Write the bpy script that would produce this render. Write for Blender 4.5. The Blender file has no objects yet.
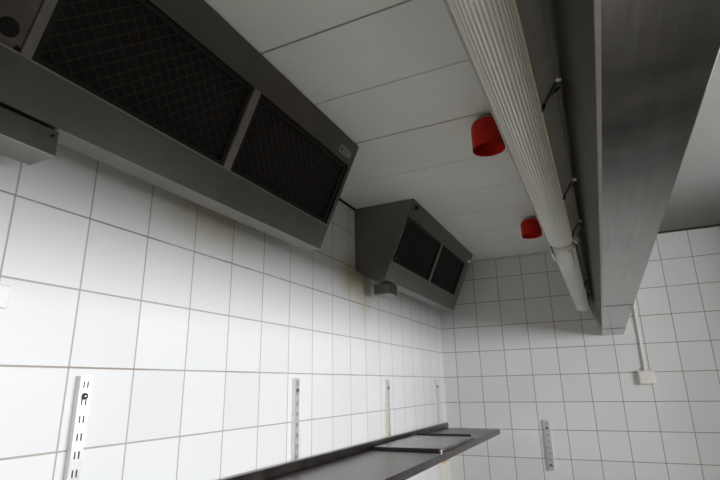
import bpy, bmesh, math, random
from mathutils import Vector, Matrix
random.seed(4)
PI = math.pi
sc = bpy.context.scene
COL = sc.collection

# ------------------------------------------------------------------ measures
CX, CZ = 0.9356, 1.6            # camera x, height
YB = 3.19                        # back wall
ZL, ZR = 2.38, 2.416             # ceiling over the hoods / beyond the beam
XR, YF = 2.6, -2.6               # right wall, front wall
TP = 0.152                       # tile pitch
TY0, TZ0, TXB = 0.4972, 1.6461, 0.0875

# ------------------------------------------------------------------ helpers
def tag(o, label=None, cat=None, group=None, kind=None):
    if label: o['label'] = label
    if cat: o['category'] = cat
    if group: o['group'] = group
    if kind: o['kind'] = kind
    return o

def obj(name, bm, m, parent=None, smooth=False, bevel=0):
    me = bpy.data.meshes.new(name)
    bmesh.ops.recalc_face_normals(bm, faces=bm.faces[:])
    if smooth:
        for f in bm.faces: f.smooth = True
    bm.to_mesh(me); bm.free()
    ms = m if isinstance(m, (list, tuple)) else [m]
    for x in ms: me.materials.append(x)
    o = bpy.data.objects.new(name, me); COL.objects.link(o)
    if parent:
        o.parent = parent
        root = parent
        while root.parent: root = root.parent
        me.transform(Matrix.Translation(-root.location))    # parts are modelled in room coordinates
    if bevel:
        b = o.modifiers.new('bevel', 'BEVEL'); b.width = bevel; b.segments = 2; b.limit_method = 'ANGLE'; b.angle_limit = 0.6
    if smooth:
        e = o.modifiers.new('edges', 'EDGE_SPLIT'); e.split_angle = 0.7
    return o

def thing(name, label, cat, loc, group=None):
    o = bpy.data.objects.new(name, None); COL.objects.link(o); o.location = loc
    o.empty_display_size = 0.05
    return tag(o, label, cat, group)

def box(bm, a, b, mi=0):
    x0, y0, z0 = a; x1, y1, z1 = b
    v = [bm.verts.new(p) for p in [(x0,y0,z0),(x1,y0,z0),(x1,y1,z0),(x0,y1,z0),(x0,y0,z1),(x1,y0,z1),(x1,y1,z1),(x0,y1,z1)]]
    for f in [(0,3,2,1),(4,5,6,7),(0,1,5,4),(1,2,6,5),(2,3,7,6),(3,0,4,7)]:
        bm.faces.new([v[i] for i in f]).material_index = mi
    return bm

def prism(bm, prof, y0, y1, mi=0, near=None):
    """closed (x,z) profile extruded along y"""
    a = [bm.verts.new((x, y0, z)) for x, z in (near or prof)]
    b = [bm.verts.new((x, y1, z)) for x, z in prof]
    n = len(prof)
    for i in range(n):
        bm.faces.new((a[i], a[(i+1) % n], b[(i+1) % n], b[i])).material_index = mi
    bm.faces.new(a).material_index = mi; bm.faces.new(b[::-1]).material_index = mi
    return bm

def tube(bm, pts, r, seg=10, cap=True):
    rings = []
    pts = [Vector(p) for p in pts]
    up = None
    for i, p in enumerate(pts):
        d = (pts[min(i+1, len(pts)-1)] - pts[max(i-1, 0)]).normalized()
        if up is None:
            up = d.orthogonal().normalized()
        up = (up - d*up.dot(d)).normalized(); s = d.cross(up)
        rr = r[i] if isinstance(r, (list, tuple)) else r
        rings.append([bm.verts.new(p + (up*math.cos(2*PI*k/seg) + s*math.sin(2*PI*k/seg))*rr) for k in range(seg)])
    for a, b in zip(rings, rings[1:]):
        for k in range(seg): bm.faces.new((a[k], a[(k+1) % seg], b[(k+1) % seg], b[k]))
    if cap:
        bm.faces.new(rings[0]); bm.faces.new(rings[-1][::-1])
    return bm

def lathe(bm, prof, c, axis='z', seg=40, closed=False, mi=0):
    rings = []
    for r, h in prof:
        ring = []
        for k in range(seg):
            a = 2*PI*k/seg; u, v = r*math.cos(a), r*math.sin(a)
            p = (u, v, h) if axis == 'z' else (h, u, v)
            ring.append(bm.verts.new((c[0]+p[0], c[1]+p[1], c[2]+p[2])))
        rings.append(ring)
    prs = list(zip(rings, rings[1:])) + ([(rings[-1], rings[0])] if closed else [])
    for a, b in prs:
        for k in range(seg): bm.faces.new((a[k], a[(k+1) % seg], b[(k+1) % seg], b[k])).material_index = mi
    if not closed:
        bm.faces.new(rings[0]).material_index = mi; bm.faces.new(rings[-1][::-1]).material_index = mi
    return bm

# ------------------------------------------------------------------ materials
class N:
    def __init__(s, name):
        s.m = bpy.data.materials.new(name); s.m.use_nodes = True
        s.nt = s.m.node_tree; s.nt.nodes.clear()
        s.out = s.add('ShaderNodeOutputMaterial'); s.b = s.add('ShaderNodeBsdfPrincipled')
        s.link(s.b.outputs[0], s.out.inputs[0])
    def add(s, t, **kw):
        n = s.nt.nodes.new(t)
        for k, v in kw.items(): setattr(n, k, v)
        return n
    def link(s, a, b): s.nt.links.new(a, b)
    def set(s, **kw):
        for k, v in kw.items():
            s.b.inputs[k.replace('_', ' ')].default_value = v
        return s
    def pos(s):
        if not hasattr(s, 'g'): s.g = s.add('ShaderNodeNewGeometry')
        return s.g.outputs['Position']
    def noise(s, scale, vec=None, detail=4, stretch=None, rough=0.6):
        n = s.add('ShaderNodeTexNoise'); n.inputs['Scale'].default_value = scale; n.inputs['Detail'].default_value = detail
        n.inputs['Roughness'].default_value = rough
        v = vec or s.pos()
        if stretch:
            mp = s.add('ShaderNodeMapping'); mp.inputs['Scale'].default_value = stretch; s.link(v, mp.inputs[0]); v = mp.outputs[0]
        s.link(v, n.inputs['Vector']); return n.outputs['Fac']
    def ramp(s, fac, stops):
        r = s.add('ShaderNodeValToRGB'); e = r.color_ramp.elements
        while len(e) < len(stops): e.new(0.5)
        for i, (p, c) in enumerate(stops):
            e[i].position = p; e[i].color = (*c, 1) if len(c) == 3 else c
        s.link(fac, r.inputs[0]); return r.outputs[0]
    def math(s, op, a, b=None, c=None):
        n = s.add('ShaderNodeMath', operation=op)
        for i, x in enumerate((a, b, c)):
            if x is None: continue
            if isinstance(x, (int, float)): n.inputs[i].default_value = x
            else: s.link(x, n.inputs[i])
        return n.outputs[0]
    def mix(s, f, a, b, mode='MIX'):
        n = s.add('ShaderNodeMix', data_type='RGBA', blend_type=mode)
        for i, x in ((0, f), (6, a), (7, b)):
            if isinstance(x, (int, float)): n.inputs[i].default_value = x
            elif isinstance(x, tuple): n.inputs[i].default_value = (*x, 1) if len(x) == 3 else x
            else: s.link(x, n.inputs[i])
        return n.outputs[2]
    def bump(s, h, strength=0.2, dist=0.002):
        b = s.add('ShaderNodeBump'); b.inputs['Strength'].default_value = strength; b.inputs['Distance'].default_value = dist
        s.link(h, b.inputs['Height']); s.link(b.outputs[0], s.b.inputs['Normal'])

def simple(name, col, rough=0.5, metal=0.0, var=0.12, scale=30, spec=None):
    n = N(name); n.set(Roughness=rough, Metallic=metal)
    f = n.noise(scale)
    dk = tuple(c*(1-var) for c in col); lt = tuple(min(1, c*(1+var)) for c in col)
    n.link(n.ramp(f, [(0.3, dk), (0.7, lt)]), n.b.inputs['Base Color'])
    if spec is not None: n.set(Specular_IOR_Level=spec)
    return n.m

def tile_mat(name, ax, u0, v0, base=(0.83, 0.83, 0.83), grout=(0.46, 0.43, 0.40), stains=()):
    """square glazed tiles; ax = horizontal world axis of the wall"""
    n = N(name)
    sp = n.add('ShaderNodeSeparateXYZ'); n.link(n.pos(), sp.inputs[0])
    def cell(out, o):
        t = n.math('DIVIDE', n.math('SUBTRACT', out, o), TP)
        fr = n.math('FRACT', n.math('ADD', t, 40.0))
        d = n.math('SUBTRACT', 0.5, n.math('ABSOLUTE', n.math('SUBTRACT', fr, 0.5)))   # 0 at the joint
        idx = n.math('ROUND', t)
        fl = n.math('FLOOR', t)
        return d, fl, idx
    du, fu, iu = cell(sp.outputs[ax], u0); dv, fv, iv = cell(sp.outputs['Z'], v0)
    d = n.math('MULTIPLY', n.math('MINIMUM', du, dv), TP)
    mr = n.add('ShaderNodeMapRange'); mr.inputs['From Min'].default_value = 0.0013; mr.inputs['From Max'].default_value = 0.0022
    n.link(d, mr.inputs['Value']); tile = mr.outputs[0]                                # 1 on the tile, 0 in the joint
    wn = n.add('ShaderNodeTexWhiteNoise', noise_dimensions='2D')
    cb = n.add('ShaderNodeCombineXYZ'); n.link(fu, cb.inputs[0]); n.link(fv, cb.inputs[1]); n.link(cb.outputs[0], wn.inputs['Vector'])
    b2 = tuple(c*0.955 for c in base)
    tc = n.mix(wn.outputs['Value'], base, b2)
    # grout: each joint with its own dirt
    wl = n.add('ShaderNodeTexWhiteNoise', noise_dimensions='1D'); n.link(iv, wl.inputs['W'])
    dirt = n.noise(5.0, detail=3)
    hz = n.math('LESS_THAN', dv, 0.02)
    gd = n.math('MULTIPLY', n.math('MULTIPLY', wl.outputs['Value'], hz), n.ramp(dirt, [(0.35, (0,0,0)), (0.65, (1,1,1))]))
    gc = n.mix(gd, grout, (0.26, 0.18, 0.12))
    col = n.mix(tile, gc, tc)
    for (p, rad, c, amt) in stains:                                                   # grease runs below the hoods
        mp = n.add('ShaderNodeMapping'); mp.vector_type = 'POINT'
        mp.inputs['Location'].default_value = tuple(-p[i]/rad[i] for i in range(3)); mp.inputs['Scale'].default_value = tuple(1/r for r in rad)
        n.link(n.pos(), mp.inputs[0])
        gr = n.add('ShaderNodeTexGradient', gradient_type='SPHERICAL'); n.link(mp.outputs[0], gr.inputs[0])
        f = n.math('MULTIPLY', n.math('MULTIPLY', gr.outputs['Fac'], amt), n.math('ADD', n.noise(18.0), 0.4))
        f = n.math('MINIMUM', f, 1.0)
        col = n.mix(f, col, c, 'MULTIPLY')
    n.link(col, n.b.inputs['Base Color'])
    n.link(n.math('ADD', n.math('MULTIPLY', tile, -0.36), 0.75), n.b.inputs['Roughness'])
    n.set(Specular_IOR_Level=0.28)
    wav = n.noise(9.0, detail=1)
    n.bump(n.math('ADD', tile, n.math('MULTIPLY', wav, 0.15)), 0.35, 0.001)
    return n.m

def steel(name, col=(0.40, 0.40, 0.39), rough=0.38, stretch=(400, 6, 400), smudge=0.25, sc_=7, metal=1.0):
    n = N(name); n.set(Metallic=metal)
    br = n.noise(1.0, stretch=stretch, detail=3)
    sm = n.noise(sc_, detail=4)
    f = n.math('ADD', n.math('MULTIPLY', br, 0.35), n.math('MULTIPLY', sm, 0.65))
    lo = tuple(c*(1-smudge) for c in col); hi = tuple(c*(1+smudge*0.6) for c in col)
    n.link(n.ramp(f, [(0.36, lo), (0.62, hi)]), n.b.inputs['Base Color'])
    n.link(n.math('ADD', n.math('MULTIPLY', sm, 0.16), rough-0.07), n.b.inputs['Roughness'])
    n.bump(br, 0.015, 0.001)
    return n.m

M_tL = tile_mat('glazed_tile_left', 'Y', TY0, TZ0, stains=[
    ((0, 1.90, 2.06), (0.2, 0.16, 0.13), (0.66, 0.58, 0.38), 1.2),
    ((0, 2.02, 2.02), (0.2, 0.10, 0.16), (0.75, 0.68, 0.52), 1.0),
    ((0, 1.02, 2.06), (0.2, 0.30, 0.10), (0.72, 0.68, 0.48), 1.0),
    ((0, 2.215, 1.42), (0.2, 0.03, 0.16), (0.75, 0.72, 0.50), 1.3),
    ((0, 1.47, 1.40), (0.2, 0.03, 0.14), (0.85, 0.82, 0.66), 1.1)])
M_tB = tile_mat('glazed_tile_back', 'X', TXB, TZ0, base=(0.78, 0.77, 0.765), grout=(0.27, 0.25, 0.23))
M_tR = simple('grey_wall_paint', (0.46, 0.455, 0.435), 0.6)
M_tF = M_tR
M_hood = steel('hood_steel', (0.23, 0.222, 0.208), 0.36, (300, 4, 300), 0.12, metal=0.85)
M_beam = steel('beam_steel', (0.38, 0.365, 0.35), 0.22, (120, 4, 120), 0.24, 7)
M_shelf = steel('shelf_steel', (0.145, 0.130, 0.123), 0.30, (120, 4, 120), 0.35, 10)
M_bar = simple('filter_bar_metal', (0.42, 0.40, 0.37), 0.45, 0.8)
M_dark = simple('greasy_filter_core', (0.012, 0.010, 0.009), 0.8)
M_wire = simple('greasy_filter_wire', (0.058, 0.043, 0.036), 0.6, 0.3, 0.3, 60)
M_fframe = simple('greasy_filter_frame', (0.035, 0.030, 0.028), 0.6, 0.4)
M_panel = simple('service_plate', (0.20, 0.17, 0.15), 0.55, 0.5, 0.3, 12)
M_black = simple('black_plastic', (0.012, 0.012, 0.012), 0.5)
M_rail = simple('zinc_white_rail', (0.80, 0.80, 0.80), 0.28, 0.6, 0.05)
M_railshade = simple('rail_inside_shade', (0.20, 0.20, 0.21), 0.6, 0.3)  # shade in the hollow channel, put into the colour
M_screw = simple('screw_metal', (0.22, 0.21, 0.20), 0.3, 0.9)
M_white = simple('white_plastic', (0.82, 0.81, 0.78), 0.4, 0, 0.05)
M_cream = simple('cream_plastic', (0.82, 0.79, 0.72), 0.45, 0, 0.05)
M_orange = simple('orange_plastic', (0.85, 0.62, 0.42), 0.5, 0, 0.05)
M_paint = simple('grey_fixture_body', (0.34, 0.325, 0.29), 0.5, 0, 0.15)
M_wirem = simple('clip_wire', (0.06, 0.055, 0.05), 0.35, 0.6)
M_tip = simple('clip_tip', (0.75, 0.73, 0.68), 0.35, 0.4)
M_red = simple('red_plastic', (0.50, 0.016, 0.006), 0.5, 0, 0.1, spec=0.15)
M_redshade = simple('red_plastic_shaded', (0.10, 0.004, 0.003), 0.7, 0, 0.1, spec=0.1)  # shade inside the cups is put into this darker red
M_floor = simple('floor_screed', (0.62, 0.59, 0.53), 0.5, 0, 0.2, 6)
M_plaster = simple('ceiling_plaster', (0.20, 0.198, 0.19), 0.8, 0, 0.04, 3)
M_trim = simple('white_trim', (0.62, 0.62, 0.58), 0.5, 0, 0.2, 12)
M_gap = simple('joint_dark', (0.03, 0.028, 0.025), 0.9)
M_foot = simple('sticker_paper', (0.50, 0.50, 0.48), 0.5, 0, 0.05)
M_ink = simple('sticker_print', (0.10, 0.10, 0.10), 0.6)

def ceil_mat():
    n = N('ceiling_panel_paint'); n.set(Roughness=0.55)
    n.link(n.ramp(n.noise(2.5), [(0.3, (0.72, 0.72, 0.66)), (0.7, (0.79, 0.79, 0.74))]), n.b.inputs['Base Color'])
    return n.m
M_ceil = ceil_mat()

def diffuser_mat():
    n = N('prismatic_diffuser')
    sm = n.noise(1.0, stretch=(14, 1.2, 14), detail=3)
    n.link(n.ramp(sm, [(0.3, (0.56, 0.55, 0.48)), (0.55, (0.78, 0.77, 0.70)), (0.75, (0.86, 0.85, 0.79))]), n.b.inputs['Base Color'])
    n.set(Roughness=0.28, Transmission_Weight=0.15, IOR=1.45)
    return n.m
M_diff = diffuser_mat()
M_yel = simple('yellowed_rim', (0.60, 0.56, 0.40), 0.4, 0, 0.15)

def glass_mat():
    n = N('window_glass')
    t = n.add('ShaderNodeBsdfTransparent'); g = n.add('ShaderNodeBsdfGlossy'); g.inputs['Roughness'].default_value = 0.02
    mx = n.add('ShaderNodeMixShader'); mx.inputs[0].default_value = 0.06
    n.link(t.outputs[0], mx.inputs[1]); n.link(g.outputs[0], mx.inputs[2]); n.link(mx.outputs[0], n.out.inputs[0])
    return n.m
M_glass = glass_mat()

# ------------------------------------------------------------------ room shell
def struct(name, bm, m, **k):
    o = obj(name, bm, m, **k); return tag(o, kind='structure')

T = 0.12
struct('wall_left', box(bmesh.new(), (-T, YF-T, 0), (0, YB+T, 2.6)), M_tL)
struct('wall_back', box(bmesh.new(), (0, YB, 0), (XR+T, YB+T, 2.6)), M_tB)
struct('wall_front', box(bmesh.new(), (0, YF-T, 0), (XR+T, YF, 2.6)), M_tF)
# right wall with a long window opening
WY0, WY1, WZ0, WZ1 = -0.15, 2.28, 1.42, 2.06
bm = bmesh.new()
box(bm, (XR, YF, 0), (XR+T, YB, WZ0)); box(bm, (XR, YF, WZ1), (XR+T, YB, 2.6))
box(bm, (XR, YF, WZ0), (XR+T, WY0, WZ1)); box(bm, (XR, WY1, WZ0), (XR+T, YB, WZ1))
struct('wall_right', bm, M_tR)
struct('floor', box(bmesh.new(), (-T, YF-T, -0.1), (XR+T, YB+T, 0)), M_floor)
# ceiling on the hood side: painted panels with open joints
bm = bmesh.new()
seams = [YF] + [0.828-0.272*k for k in range(12, 0, -1)] + [0.828, 1.083, 1.352, 1.652, 1.95, 2.235, 2.52, 2.80, 3.08, YB]
for a, b in zip(seams, seams[1:]):
    if b-a < 0.02: continue
    g = 0.0032 if (abs(a-0.828) < .01 or abs(a-1.352) < .01) else 0.0016
    g2 = 0.0032 if (abs(b-0.828) < .01 or abs(b-1.352) < .01) else 0.0016
    box(bm, (0, a+g, ZL), (0.985, b-g2, ZL+0.014), 0)
box(bm, (0, YF, ZL+0.014), (0.985, YB, ZL+0.06), 1)
struct('ceiling', bm, [M_ceil, M_gap])
bm = bmesh.new()
ys = [YF, -1.0, 0.63, 2.271, YB]
for a, b in zip(ys, ys[1:]): box(bm, (0.985, a+0.001, ZR), (XR, b-0.001, ZR+0.014), 0)
box(bm, (0.985, YF, ZR+0.014), (XR, YB, ZR+0.06), 1)
struct('ceiling_beyond_beam', bm, [M_plaster, M_gap])
struct('trim_1', box(bmesh.new(), (0.0, YB-0.010, ZL-0.010), (0.90, YB, ZL-0.0005)), M_trim)
struct('trim_2', box(bmesh.new(), (0.0, 1.38, ZL-0.008), (0.008, 1.93, ZL-0.0005)), M_gap)
struct('trim_3', box(bmesh.new(), (1.06, YB-0.006, ZR-0.008), (XR, YB, ZR-0.0005)), M_gap)
struct('wall_added_shade', box(bmesh.new(), (1.99, 2.30, 0), (XR, 2.40, ZR)), M_tR)  # unseen stub wall, added to shade the right of the back wall
M_darkpanel = simple('added_panel_dark', (0.035, 0.033, 0.03), 0.6)  # for unseen dark panels added to darken reflections in the beam
struct('added_dark_panel_back', box(bmesh.new(), (0.012, YB-0.012, 0), (XR, YB, 0.95)), M_darkpanel)
struct('added_dark_panel_left', box(bmesh.new(), (0, YF, 0), (0.012, YB, 0.95)), M_darkpanel)
# window in the right wall
w = tag(bpy.data.objects.new('window_1', None), kind='structure'); COL.objects.link(w); w.location = (XR+0.05, (WY0+WY1)/2, WZ0)
bm = bmesh.new()
for a, b in (((XR+.03, WY0, WZ0), (XR+.09, WY1, WZ0+.05)), ((XR+.03, WY0, WZ1-.05), (XR+.09, WY1, WZ1)), ((XR+.03, WY0, WZ0+.05), (XR+.09, WY0+.05, WZ1-.05)),
             ((XR+.03, WY1-.05, WZ0+.05), (XR+.09, WY1, WZ1-.05)), ((XR+.03, .35, WZ0+.05), (XR+.09, .40, WZ1-.05)), ((XR+.03, 1.30, WZ0+.05), (XR+.09, 1.35, WZ1-.05))): box(bm, a, b)
obj('window_frame', bm, M_white, w)
obj('pane', box(bmesh.new(), (XR+.058, WY0+.05, WZ0+.05), (XR+.062, WY1-.05, WZ1-.05)), M_glass, w)

# ------------------------------------------------------------------ extraction hoods
A = Vector((0.288, 2.378)); Bp = Vector((0.138, 2.040))
SL = (Bp-A).length; SD = (Bp-A).normalized()
ND = Vector((SD.y, -SD.x))                      # pointing up/right? fixed below
if ND.x < 0: ND = -ND
def P2(s, d=0):                                 # s down the sloping front, d behind it
    p = A + SD*s - ND*d; return (p.x, p.y)
def slab(bm, s0, s1, d0, d1, y0, y1, mi=0):
    return prism(bm, [P2(s0, d0), P2(s1, d0), P2(s1, d1), P2(s0, d1)], y0, y1, mi)

def filter_unit(root, y0, y1, s0=0.080, s1=0.287):
    bm = bmesh.new(); fr = 0.010
    slab(bm, s0, s0+fr, 0.004, 0.028, y0, y1); slab(bm, s1-fr, s1, 0.004, 0.028, y0, y1)
    slab(bm, s0+fr, s1-fr, 0.004, 0.028, y0, y0+fr); slab(bm, s0+fr, s1-fr, 0.004, 0.028, y1-fr, y1)
    f = obj('grease_filter', bm, M_fframe, root)
    # crossed wires at 45 degrees
    bm = bmesh.new()
    ya, yb, sa, sb = y0+fr, y1-fr, s0+fr, s1-fr; H = sb-sa; pitch = 0.030
    for sgn, dd in ((1, 0.0072), (-1, 0.0092)):
        c = -H
        while c < (yb-ya):
            # y = ya + c + t ; s = sa + t (or mirrored)
            t0 = max(0, -c); t1 = min(H, yb-ya-c)
            if t1-t0 > 0.004:
                q = []
                for t in (t0, t1):
                    y = ya+c+t; s = (sa+t) if sgn > 0 else (sb-t)
                    x, z = P2(s, dd); q.append((x, y, z))
                tube(bm, q, 0.0009, 4)
            c += pitch
    obj('wire_mesh', bm, M_wire, f)
    obj('filter_core', slab(bmesh.new(), sa, sb, 0.014, 0.022, ya, yb), M_dark, f)
    return f

def hood(loc_y, y0, y1, label, bars, filters, extra=None):
    root = thing('extraction_hood', label, 'extractor hood', (0, (y0+y1)/2, 2.09), 'extraction hoods along the left wall')
    t = 0.0015
    bm = bmesh.new()
    slab(bm, 0, 0.078, 0, 0.0015, y0, y1)                         # top band
    slab(bm, 0.289, SL, 0, 0.0015, y0, y1)                        # lower band
    slab(bm, 0.078, 0.289, 0, 0.002, y1-0.016, y1)                # end margin
    slab(bm, 0.078, 0.289, 0, 0.002, y0, y0+0.016)
    obj('front_panel', bm, M_hood, root)
    bm = bmesh.new()
    prism(bm, [(Bp.x-.001, Bp.y), (0.088, 2.038), (0.088, 2.040), (Bp.x-.001, Bp.y+.002)], y0, y1)
    prism(bm, [(0.088, 2.038), (0.001, 2.093), (0.001, 2.096), (0.088, 2.0405)], y0, y1)
    obj('bottom_tray', bm, M_hood, root)
    prof = [(0.001, 2.378), (A.x, A.y), (Bp.x, Bp.y), (0.088, 2.038), (0.001, 2.093)]
    for ya, yb in ((y0-0.002, y0), (y1, y1+0.002)):
        obj('side_panel', prism(bmesh.new(), prof, ya, yb), M_hood, root)
    bm = bmesh.new(); slab(bm, 0.05, SL-0.03, 0.032, 0.036, y0+0.001, y1-0.001)
    obj('filter_backing', bm, M_dark, root)
    for a, b in bars:
        obj('divider_bar', slab(bmesh.new(), 0.076, 0.290, -0.001, 0.012, a, b), M_bar, root, bevel=0.0008)
    for a, b in filters: filter_unit(root, a, b)
    # bright lower rim of the filter opening
    obj('opening_rim', slab(bmesh.new(), 0.2875, 0.2905, -0.002, 0.004, y0+0.01, y1-0.01), M_bar, root)
    return root

h1 = hood(0, -0.12, 1.373, 'large stainless extractor hood at upper left with two large mesh filters, nearest the viewer',
          [(0.374, 0.391), (0.851, 0.876)], [(0.393, 0.850), (0.878, 1.350)])
# blank service plate, the shade in its round hole painted as a dark disc
bm = bmesh.new(); slab(bm, 0.079, 0.288, 0.003, 0.005, -0.10, 0.373)
plate = obj('service_plate', bm, M_panel, h1)
hx, hz = P2(0.260, 0.0); 
bm = bmesh.new()
ctr = Vector((hx, 0.347, hz)); nrm = Vector((ND.x, 0, ND.y)); u = Vector((0, 1, 0)); v = Vector((SD.x, 0, SD.y))
def disc(bm, c, r, h0, h1_, seg=28, r2=None):
    r2 = r if r2 is None else r2
    a = [bm.verts.new(c + nrm*h0 + (u*math.cos(2*PI*k/seg)+v*math.sin(2*PI*k/seg))*r) for k in range(seg)]
    b = [bm.verts.new(c + nrm*h1_ + (u*math.cos(2*PI*k/seg)+v*math.sin(2*PI*k/seg))*r2) for k in range(seg)]
    for k in range(seg): bm.faces.new((a[k], a[(k+1) % seg], b[(k+1) % seg], b[k]))
    bm.faces.new(a[::-1]); bm.faces.new(b); return bm
obj('dark_hole_disc', disc(bmesh.new(), ctr, 0.016, -0.004, -0.001, r2=0.014), M_dark, plate)
obj('plug_screw', disc(bmesh.new(), Vector((P2(0.283)[0], 0.368, P2(0.283)[1])), 0.004, -0.004, 0.0), M_dark, plate)
# maker's sticker on the far top corner (print too small to read)
st = obj('sticker', slab(bmesh.new(), 0.036, 0.058, -0.0008, 0.0, 1.275, 1.345), M_foot, h1)
bm = bmesh.new()
for k in range(3):
    slab(bm, 0.040+0.006*k, 0.0425+0.006*k, -0.0012, -0.0008, 1.300, 1.335-0.008*(k % 2))
slab(bm, 0.041, 0.053, -0.0012, -0.0008, 1.280, 1.294)
obj('sticker_print', bm, M_ink, st)

h2 = hood(0, 1.925, 3.02, 'smaller stainless extractor hood beside the back wall, in the far left corner',
          [(2.440, 2.458)], [(1.965, 2.438), (2.460, 2.925)])
obj('blank_strip', slab(bmesh.new(), 0.079, 0.288, 0.0, 0.002, 2.927, 3.004), M_hood, h2)
for (y, s, r, m) in ((1.942, 0.266, 0.011, M_black), (1.945, 0.094, 0.012, M_black), (1.975, 0.026, 0.010, M_black), (2.965, 0.055, 0.011, M_white)):
    obj('latch_knob', disc(bmesh.new(), Vector((P2(s)[0], y, P2(s)[1])), r, 0.0, 0.014, r2=r*0.8), m, h2, smooth=True)

def drip_box(y0, y1, x0, x1, z0, z1, parent):
    bm = bmesh.new(); box(bm, (x0, y0, z0), (x1, y1, z1))
    b = obj('grease_cup', bm, M_hood, parent, bevel=0.002)
    bm = bmesh.new(); tube(bm, [(x1, y1-0.012, z1-0.012), (x1+0.004, y1-0.012, z1-0.012)], 0.003, 10)
    obj('rivet', bm, M_black, b)
    bm = bmesh.new(); box(bm, (x0+.030, y0+.010, z1), (x1-.012, y1-.010, z1+.003)); obj('cup_neck', bm, M_black, b)
drip_box(0.310, 0.478, 0.062, 0.133, 1.988, 2.036, h1)
drip_box(1.995, 2.080, 0.055, 0.133, 1.988, 2.036, h2)

# ------------------------------------------------------------------ canopy beam over the pass
BX0, BX1, BZ = 0.947, 1.056, 1.856
SK = 0.033                                       # the beam is hung slightly askew to the wall
def sk(prof, y): k = SK*(YB-y)/(YB+1.6); return [(x+k if x < 1.0 else x, z) for x, z in prof]
def bprism(prof, y0, y1): return prism(bmesh.new(), sk(prof, y1), y0, y1, near=sk(prof, y0))
bt = thing('steel_beam', 'long stainless steel canopy beam hanging overhead, running to the back wall', 'beam', (1.0, 1.0, BZ))
prof = [(BX0, BZ), (BX1, BZ), (BX1, ZR-0.001), (0.99, ZR-0.001), (0.99, ZL-0.001), (0.905, ZL-0.001), (0.905, 2.03)]
def nudge(p): return p
obj('beam_casing', bprism(prof, -1.6, YB-0.001), M_beam, bt, bevel=0.0015)
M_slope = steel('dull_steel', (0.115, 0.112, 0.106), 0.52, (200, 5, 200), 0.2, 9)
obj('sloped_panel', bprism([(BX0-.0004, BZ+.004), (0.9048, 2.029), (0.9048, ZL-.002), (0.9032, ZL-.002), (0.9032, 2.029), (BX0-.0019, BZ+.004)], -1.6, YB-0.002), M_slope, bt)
# folded bottom edge catching the light
obj('folded_edge', bprism([(BX0-.0022, BZ-.0015), (BX0+.0018, BZ-.0015), (BX0+.0018, BZ+.006), (BX0-.0022, BZ+.006)], -1.6, 3.10), M_bar, bt)
obj('end_plate', bprism([(BX0-.001, BZ-.002), (BX1+.001, BZ-.002), (BX1+.001, BZ+.10), (BX0-.026, BZ+.10)], 2.83, YB-0.0015), M_beam, bt, bevel=0.001)
obj('seam_strip', bprism([(BX0+.003, BZ-.0012), (BX1-.001, BZ-.0012), (BX1-.001, BZ+.001), (BX0+.003, BZ+.001)], 1.955, 1.962), M_hood, bt)

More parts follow.
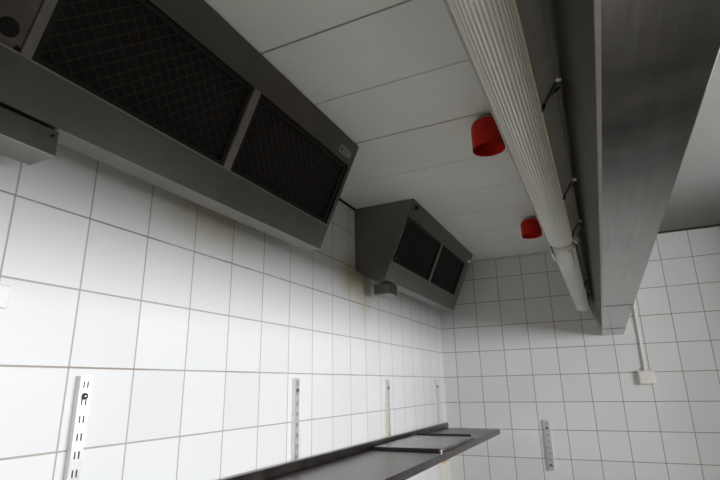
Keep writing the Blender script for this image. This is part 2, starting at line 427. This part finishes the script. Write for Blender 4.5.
# ------------------------------------------------------------------ fluorescent fixtures
FA = Vector((CX-0.082, CZ+0.336)); FB = Vector((CX-0.029, CZ+0.336))
FU = (FB-FA).normalized(); FW = (FB-FA).length
FN = Vector((-FU.y, FU.x))
if FN.x < 0: FN = -FN                                   # up and to the right, towards the beam
def F(u, n): p = FA + FU*u + FN*n; return (p.x, p.y)
def fixture(y0, y1, label, clips, fl=0.010):
    t = thing('fluorescent_fixture', label, 'light fixture', ((FA.x+FB.x)/2, (y0+y1)/2, FA.y), 'fluorescent fixtures on the beam')
    # body: shallow tray
    obj('body', prism(bmesh.new(), [F(-.002, 0), F(FW+.001, 0), F(FW+fl, .026), F(FW+fl-.008, .050), F(FW-.006, .062), F(.008, .062), F(-.002, .04)], y0, y1), M_paint, t, bevel=0.002)
    # ribbed prismatic cover, tapered at both ends
    nr = 18; prof = []
    for k in range(nr*2+1):
        a = PI*k/(nr*2); uu = FW/2 - (FW/2)*math.cos(a)
        hh = 0.018*math.sin(a)**0.6 if 0 < k < nr*2 else 0
        if k % 2: hh -= 0.0012
        prof.append((uu, hh))
    ys = [(y0, 0.55), (y0+.006, .9), (y0+.02, 1.0), (y1-.02, 1.0), (y1-.006, .9), (y1, .55)]
    bm = bmesh.new(); rings = []
    for y, s in ys:
        e = 1 if 0.9 < s else (0.93 if s > .5 else .86)
        ring = []
        for uu, hh in prof:
            x, z = F(FW/2+(uu-FW/2)*e, -max(hh, 0.0)*s - .0005); ring.append(bm.verts.new((x, y, z)))
        rings.append(ring)
    for a, b in zip(rings, rings[1:]):
        for k in range(len(a)-1): bm.faces.new((a[k], a[k+1], b[k+1], b[k]))
    bm.faces.new(rings[0]); bm.faces.new(rings[-1][::-1])
    obj('diffuser', bm, M_diff, t)
    bm = bmesh.new()
    prism(bm, [F(FW-.004, -.006), F(FW+.0025, -.006), F(FW+.0025, .003), F(FW-.004, .003)], y0+.01, y1-.01)
    obj('cover_rim', bm, M_yel, t, bevel=0.001)
    bm = bmesh.new()
    prism(bm, [F(-.004, -.004), F(.003, -.005), F(.003, .004), F(-.004, .004)], y0+.01, y1-.01)
    obj('cover_rim', bm, M_paint, t, bevel=0.001)
    for y in clips:
        bm = bmesh.new()
        q0, q1, q2 = F(FW+.003, -.007), F(FW+.006, .004), F(FW+fl+.003, .024)
        tube(bm, [(q0[0], y, q0[1]), (q1[0], y+.006, q1[1]), (q2[0], y-.010, q2[1])], 0.0024, 6)
        tube(bm, [(q1[0], y+.004, q1[1]+.004), (q2[0], y+.008, q2[1])], 0.0018, 6)
        c = obj('clip', bm, M_wirem, t)
        bm = bmesh.new(); lathe(bm, [(0.001, -.003), (.0042, -.002), (.0042, .002), (.001, .003)], (q2[0], y-.012, q2[1]), seg=10)
        obj('clip_tip', bm, M_tip, c)
    # arms that hold the body to the beam
    for y in (y0+.22, y1-.22):
        bm = bmesh.new(); a, b = F(.014, .060), F(.040, .060)
        prism(bm, [a, b, (0.907, b[1]+.040), (0.907, a[1]+.056)], y-.012, y+.012)
        obj('mounting_arm', bm, M_paint, t)
    return t
f1 = fixture(0.035, 1.285, 'long fluorescent light with ribbed yellowed cover, overhead and nearest the viewer', (0.60, 0.95, 1.22), 0.023)
f2 = fixture(1.320, 2.560, 'fluorescent light farther along the beam, its end towards the back wall', (1.95, 2.25))
# pale clamp at the near end of the second fixture
bm = bmesh.new()
prism(bm, [F(-.008, .006), F(-.004, -.016), F(.002, -.020), F(-.003, .004)], 1.322, 1.42)
obj('end_clamp', bm, M_tip, f2, bevel=0.001)
bm = bmesh.new()
a, b = F(FW-.016, -.022), F(FW-.008, -.019)
prism(bm, [a, b, (b[0]+.001, b[1]+.004), (a[0]+.001, a[1]+.004)], 1.324, 1.50)
obj('end_clamp', bm, M_tip, f2, bevel=0.001)
a, b, c = F(FW-.004, .012), F(FW+.014, .006), F(FW+.006, .020)
pts = [(a[0], 1.2865, a[1]), (b[0]-.004, 1.292, b[1]-.012), (b[0], 1.300, b[1]-.004), (c[0], 1.307, c[1]+.002), (c[0]-.008, 1.3185, c[1])]
obj('link_cable', tube(bmesh.new(), pts, 0.0036, 8), M_tip, f1, smooth=True)

# ------------------------------------------------------------------ red cups on the ceiling
def red_cup(x, y, zb, label):
    t = thing('ceiling_cap', label, 'ceiling cap', (x, y, ZL), 'red caps on the ceiling')
    r = 0.0475; h = ZL-zb; c = (x, y, zb)
    pr = [(r, 0), (r, h*.62), (r*.97, h*.72), (r*.86, h*.82), (r*.66, h*.87), (r*.60, h*.885),
          (r*.56, h*.86), (r*.80, h*.80), (r*.93, h*.62), (r*.95, 0.002)]
    bm = bmesh.new(); lathe(bm, pr, c, closed=True)
    obj('cap_shell', bm, M_red, t, smooth=True)
    bm = bmesh.new(); lathe(bm, [(r*.60, 0), (r*.60, .004)], (x, y, zb+h*.87), seg=32)
    obj('cap_top', bm, M_redshade, t)
    bm = bmesh.new(); lathe(bm, [(r*.62, 0), (r*.62, .006), (r*.42, .008), (r*.42, h*.115)], (x, y, zb+h*.88), seg=32)
    obj('mounting_base', bm, M_bar, t)
    bm = bmesh.new(); lathe(bm, [(.010, 0), (.014, .02), (.014, h*.5)], (x, y, zb+h*.38), seg=16)
    obj('inner_plug', bm, M_redshade, t)
red_cup(0.713, 1.385, 2.272, 'round red cap on the ceiling, nearer and larger of the two')
red_cup(0.703, 2.455, 2.288, 'round red cap on the ceiling, farther one near the back wall')

# ------------------------------------------------------------------ slotted shelf rails
def rail_mesh(w, dp, h, pitch=0.032):
    """open slotted channel, back at x=0, front at x=dp, y centred, z from 0 up to h"""
    bm = bmesh.new(); t = 0.0018
    box(bm, (0, -w/2, 0), (dp, -w/2+t, h)); box(bm, (0, w/2-t, 0), (dp, w/2, h))
    sw = 0.0032; c1, c2 = -w*0.17, w*0.17
    cols = [(-w/2+t, c1-sw/2), (c1+sw/2, c2-sw/2), (c2+sw/2, w/2-t)]
    for a, b in cols: box(bm, (dp-t, a, 0), (dp, b, h))
    z = h-0.006; top = h
    for c in (c1, c2):
        z1 = h
        zz = h-0.010
        while zz-0.013 > 0.004:
            box(bm, (dp-t, c-sw/2, zz), (dp, c+sw/2, z1)); z1 = zz-0.013; zz -= pitch
        box(bm, (dp-t, c-sw/2, 0), (dp, c+sw/2, z1))
    return bm
def rail(loc, h, label, screws, rot=0, w=0.0245, dp=0.013, group='slotted rails above the shelf'):
    t = thing('shelf_rail', label, 'shelf rail', loc, group)
    t.rotation_euler.z = rot
    def put(name, bm, m, par=None, **k):
        o = obj(name, bm, m, None, **k); o.parent = par or t; return o
    r = put('channel', rail_mesh(w, dp, h), M_rail)
    put('channel_back', box(bmesh.new(), (0, -w/2+.002, 0.001), (0.0012, w/2-.002, h-.001)), M_railshade, r)
    for z in screws:
        bm = bmesh.new(); lathe(bm, [(0.0066, 0), (0.0066, .0015), (0.0055, .0042), (.003, .0058), (.0008, .006)], (dp, 0, z), axis='x', seg=16)
        put('screw', bm, M_screw, smooth=True)
    return t
RH = 0.50
rail((0.0, 0.681, 1.13), RH, 'white slotted rail nearest the viewer, at bottom left', (RH-.038, 0.06))
rail((0.0, 1.447, 1.13), RH, 'white slotted rail standing above the near half of the shelf', (RH-.038, 0.06))
rail((0.0, 2.228, 1.13), RH, 'white slotted rail behind the flat metal tray', (RH-.038, 0.06))
rail((0.0, 2.995, 1.13), RH, 'white slotted rail nearest the corner of the tiled walls', (RH-.038, 0.06))
rail((0.588, YB, 1.130), 0.265, 'short slotted rail alone on the back wall, right of the shelf', (0.03, 0.225), rot=-PI/2, w=0.034, dp=0.016, group='slotted rail on the back wall')

# ------------------------------------------------------------------ steel shelf
sh = thing('wall_shelf', 'long dark stainless wall shelf with a low upstand, along the left wall', 'shelf', (0.17, 1.9, 1.33))
SY0, SY1, SX0, SX1, SZ = 0.62, 3.09, 0.020, 0.345, 1.353
bm = bmesh.new()
# rounded far corner outline
out = [(SX0, SY0), (SX1, SY0)]
rc = 0.03
for k in range(7):
    a = PI/2*k/6; out.append((SX1-rc+rc*math.cos(a), SY1-rc+rc*math.sin(a)))
out.append((SX0, SY1))
lo = [bm.verts.new((x, y, SZ-.0015)) for x, y in out]; hi = [bm.verts.new((x, y, SZ)) for x, y in out]
bm.faces.new(lo[::-1]); bm.faces.new(hi)
for i in range(len(out)):
    j = (i+1) % len(out); bm.faces.new((lo[i], lo[j], hi[j], hi[i]))
obj('shelf_board', bm, M_shelf, sh)
bm = bmesh.new()
def strip(bm, pts, z0, z1, th):
    """thin wall along pts with inward thickness th"""
    P = [Vector(p) for p in pts]; inn = []
    for i, p in enumerate(P):
        d = (P[min(i+1, len(P)-1)]-P[max(i-1, 0)]).normalized(); inn.append(p + Vector((-d.y, d.x))*th)
    for i in range(len(P)-1):
        q = [P[i], P[i+1], inn[i+1], inn[i]]
        a = [bm.verts.new((v.x, v.y, z0)) for v in q]; b = [bm.verts.new((v.x, v.y, z1)) for v in q]
        bm.faces.new(a[::-1]); bm.faces.new(b)
        for k in range(4): bm.faces.new((a[k], a[(k+1) % 4], b[(k+1) % 4], b[k]))
strip(bm, out[1:], SZ-.026, SZ-.0005, .002)
obj('front_lip', bm, M_shelf, sh)
obj('upstand', box(bmesh.new(), (SX0-.004, SY0, SZ), (SX0+.010, SY1+.030, SZ+.028)), M_shelf, sh, bevel=0.002)
for y in (0.690, 1.447, 2.228, 2.995):
    bm = bmesh.new()
    v = [(0.0145, SZ-.10), (0.0145, SZ-.003), (0.31, SZ-.003), (0.31, SZ-.020), (0.10, SZ-.03)]
    prism(bm, v, y-.002, y+.002); obj('bracket', bm, M_rail, sh)

# flat tray lying on the shelf
tr = thing('metal_tray', 'flat dark metal tray with raised back edge lying on the shelf', 'tray', (0.19, 2.26, SZ))
TX0, TX1, TYA, TYB, TH = 0.040, 0.331, 1.975, 2.50, 0.013
def rrect(x0, x1, y0, y1, r, n=5):
    p = []
    for cx, cy, a0 in ((x1-r, y1-r, 0), (x0+r, y1-r, PI/2), (x0+r, y0+r, PI), (x1-r, y0+r, 1.5*PI)):
        for k in range(n+1): p.append((cx+r*math.cos(a0+PI/2*k/n), cy+r*math.sin(a0+PI/2*k/n)))
    return p
bm = bmesh.new(); o_ = rrect(TX0, TX1, TYA, TYB, .014); i_ = rrect(TX0+.005, TX1-.005, TYA+.005, TYB-.005, .012)
lo = [bm.verts.new((x, y, SZ+.0005)) for x, y in o_]; hi = [bm.verts.new((x, y, SZ+TH-.002)) for x, y in o_]; tp = [bm.verts.new((x, y, SZ+TH)) for x, y in i_]
n_ = len(o_)
for k in range(n_):
    j = (k+1) % n_; bm.faces.new((lo[k], lo[j], hi[j], hi[k])); bm.faces.new((hi[k], hi[j], tp[j], tp[k]))
bm.faces.new(tp); bm.faces.new(lo[::-1])
M_tray = steel('tray_steel', (0.30, 0.275, 0.27), 0.25, (14, 2, 14), 0.35, 6)
obj('tray_plate', bm, M_tray, tr)
obj('raised_edge', box(bmesh.new(), (TX0+.006, TYB-.018, SZ+TH), (TX1-.012, TYB-.006, SZ+TH+.007)), M_fframe, tr, bevel=0.002)
obj('front_edge', box(bmesh.new(), (TX0+.004, TYA-.003, SZ+.001), (TX1-.012, TYA+.001, SZ+TH-.001)), M_fframe, tr, bevel=0.001)

# ------------------------------------------------------------------ small wall fittings
t = thing('junction_box', 'cream junction box on the back wall below a vertical conduit', 'junction box', (1.13, YB, 1.58))
obj('box_body', box(bmesh.new(), (1.090, YB-.040, 1.583), (1.170, YB, 1.655)), M_cream, t, bevel=0.006)
obj('box_lid', box(bmesh.new(), (1.096, YB-.044, 1.589), (1.164, YB-.040, 1.649)), M_cream, t, bevel=0.003)
bm = bmesh.new(); tube(bm, [(1.130, YB-.016, 1.655), (1.130, YB-.016, 1.672)], 0.010, 14); obj('cable_gland', bm, M_white, t)
p = obj('conduit', tube(bmesh.new(), [(1.130, YB-.014, 1.672), (1.130, YB-.014, ZR)], 0.0075, 14), M_white, smooth=True)
tag(p, 'thin white vertical conduit on the back wall, running up behind the beam', 'conduit')

t = thing('switch_plate', 'small white wall plate on the left tiles at the picture edge', 'wall plate', (0, 0.47, 1.74))
obj('plate', box(bmesh.new(), (0, 0.435, 1.742), (0.009, 0.515, 1.783)), M_white, t, bevel=0.003)
obj('button', box(bmesh.new(), (0.009, 0.445, 1.748), (0.012, 0.500, 1.777)), M_white, t, bevel=0.001)

t = thing('wall_box', 'small cream box with pale orange top on the wall below the shelf end', 'wall box', (0, 3.02, 0.98))
obj('box_body', box(bmesh.new(), (0, 2.965, 0.98), (0.038, 3.075, 1.172)), M_cream, t, bevel=0.004)
obj('box_cap', box(bmesh.new(), (0.001, 2.967, 1.172), (0.037, 3.073, 1.180)), M_orange, t, bevel=0.002)

# ------------------------------------------------------------------ light: overcast daylight through the window
wd = bpy.data.worlds.new('world'); sc.world = wd; wd.use_nodes = True
bg = wd.node_tree.nodes['Background']; bg.inputs[0].default_value = (0.86, 0.93, 1.0, 1); bg.inputs[1].default_value = 1.5
L = bpy.data.lights.new('window_daylight', 'AREA'); L.shape = 'RECTANGLE'; L.size = WY1-WY0-.1; L.size_y = WZ1-WZ0-.1
L.energy = 91; L.color = (0.965, 0.98, 1.0)
lo = bpy.data.objects.new('window_daylight', L); COL.objects.link(lo)
lo.location = (XR+.10, (WY0+WY1)/2, (WZ0+WZ1)/2)
lo.rotation_euler = Matrix(((0, 0, 1), (-1, 0, 0), (0, -1, 0))).to_euler()   # -z of the lamp points to -x
d = Vector((-1, 0, 0)); lo.rotation_euler = d.to_track_quat('-Z', 'Y').to_euler()
L.size, L.size_y = WY1-WY0-.1, WZ1-WZ0-.1

# ------------------------------------------------------------------ camera
R = [[0.9014314860255352, 0.13889886846177132, 0.4100346087122827], [0.43251220663916023, -0.24775236473906725, -0.8669209634530272], [-0.018827296936087902, 0.958814825764725, -0.283407238411161]]
cam = bpy.data.cameras.new('camera'); co = bpy.data.objects.new('camera', cam); COL.objects.link(co)
cam.sensor_width = 36; cam.lens = 495.76*36/720; cam.clip_start = 0.02
co.matrix_world = Matrix.Translation((CX, 0, CZ)) @ Matrix(R).to_4x4()
sc.camera = co

sc.view_settings.view_transform = 'Standard'; sc.view_settings.look = 'None'
sc.view_settings.gamma = 1; sc.view_settings.use_curve_mapping = False
sc.view_settings.exposure = 0.0
sc.cycles.use_denoising = True
sc.cycles.max_bounces = 10; sc.cycles.diffuse_bounces = 6; sc.cycles.glossy_bounces = 4
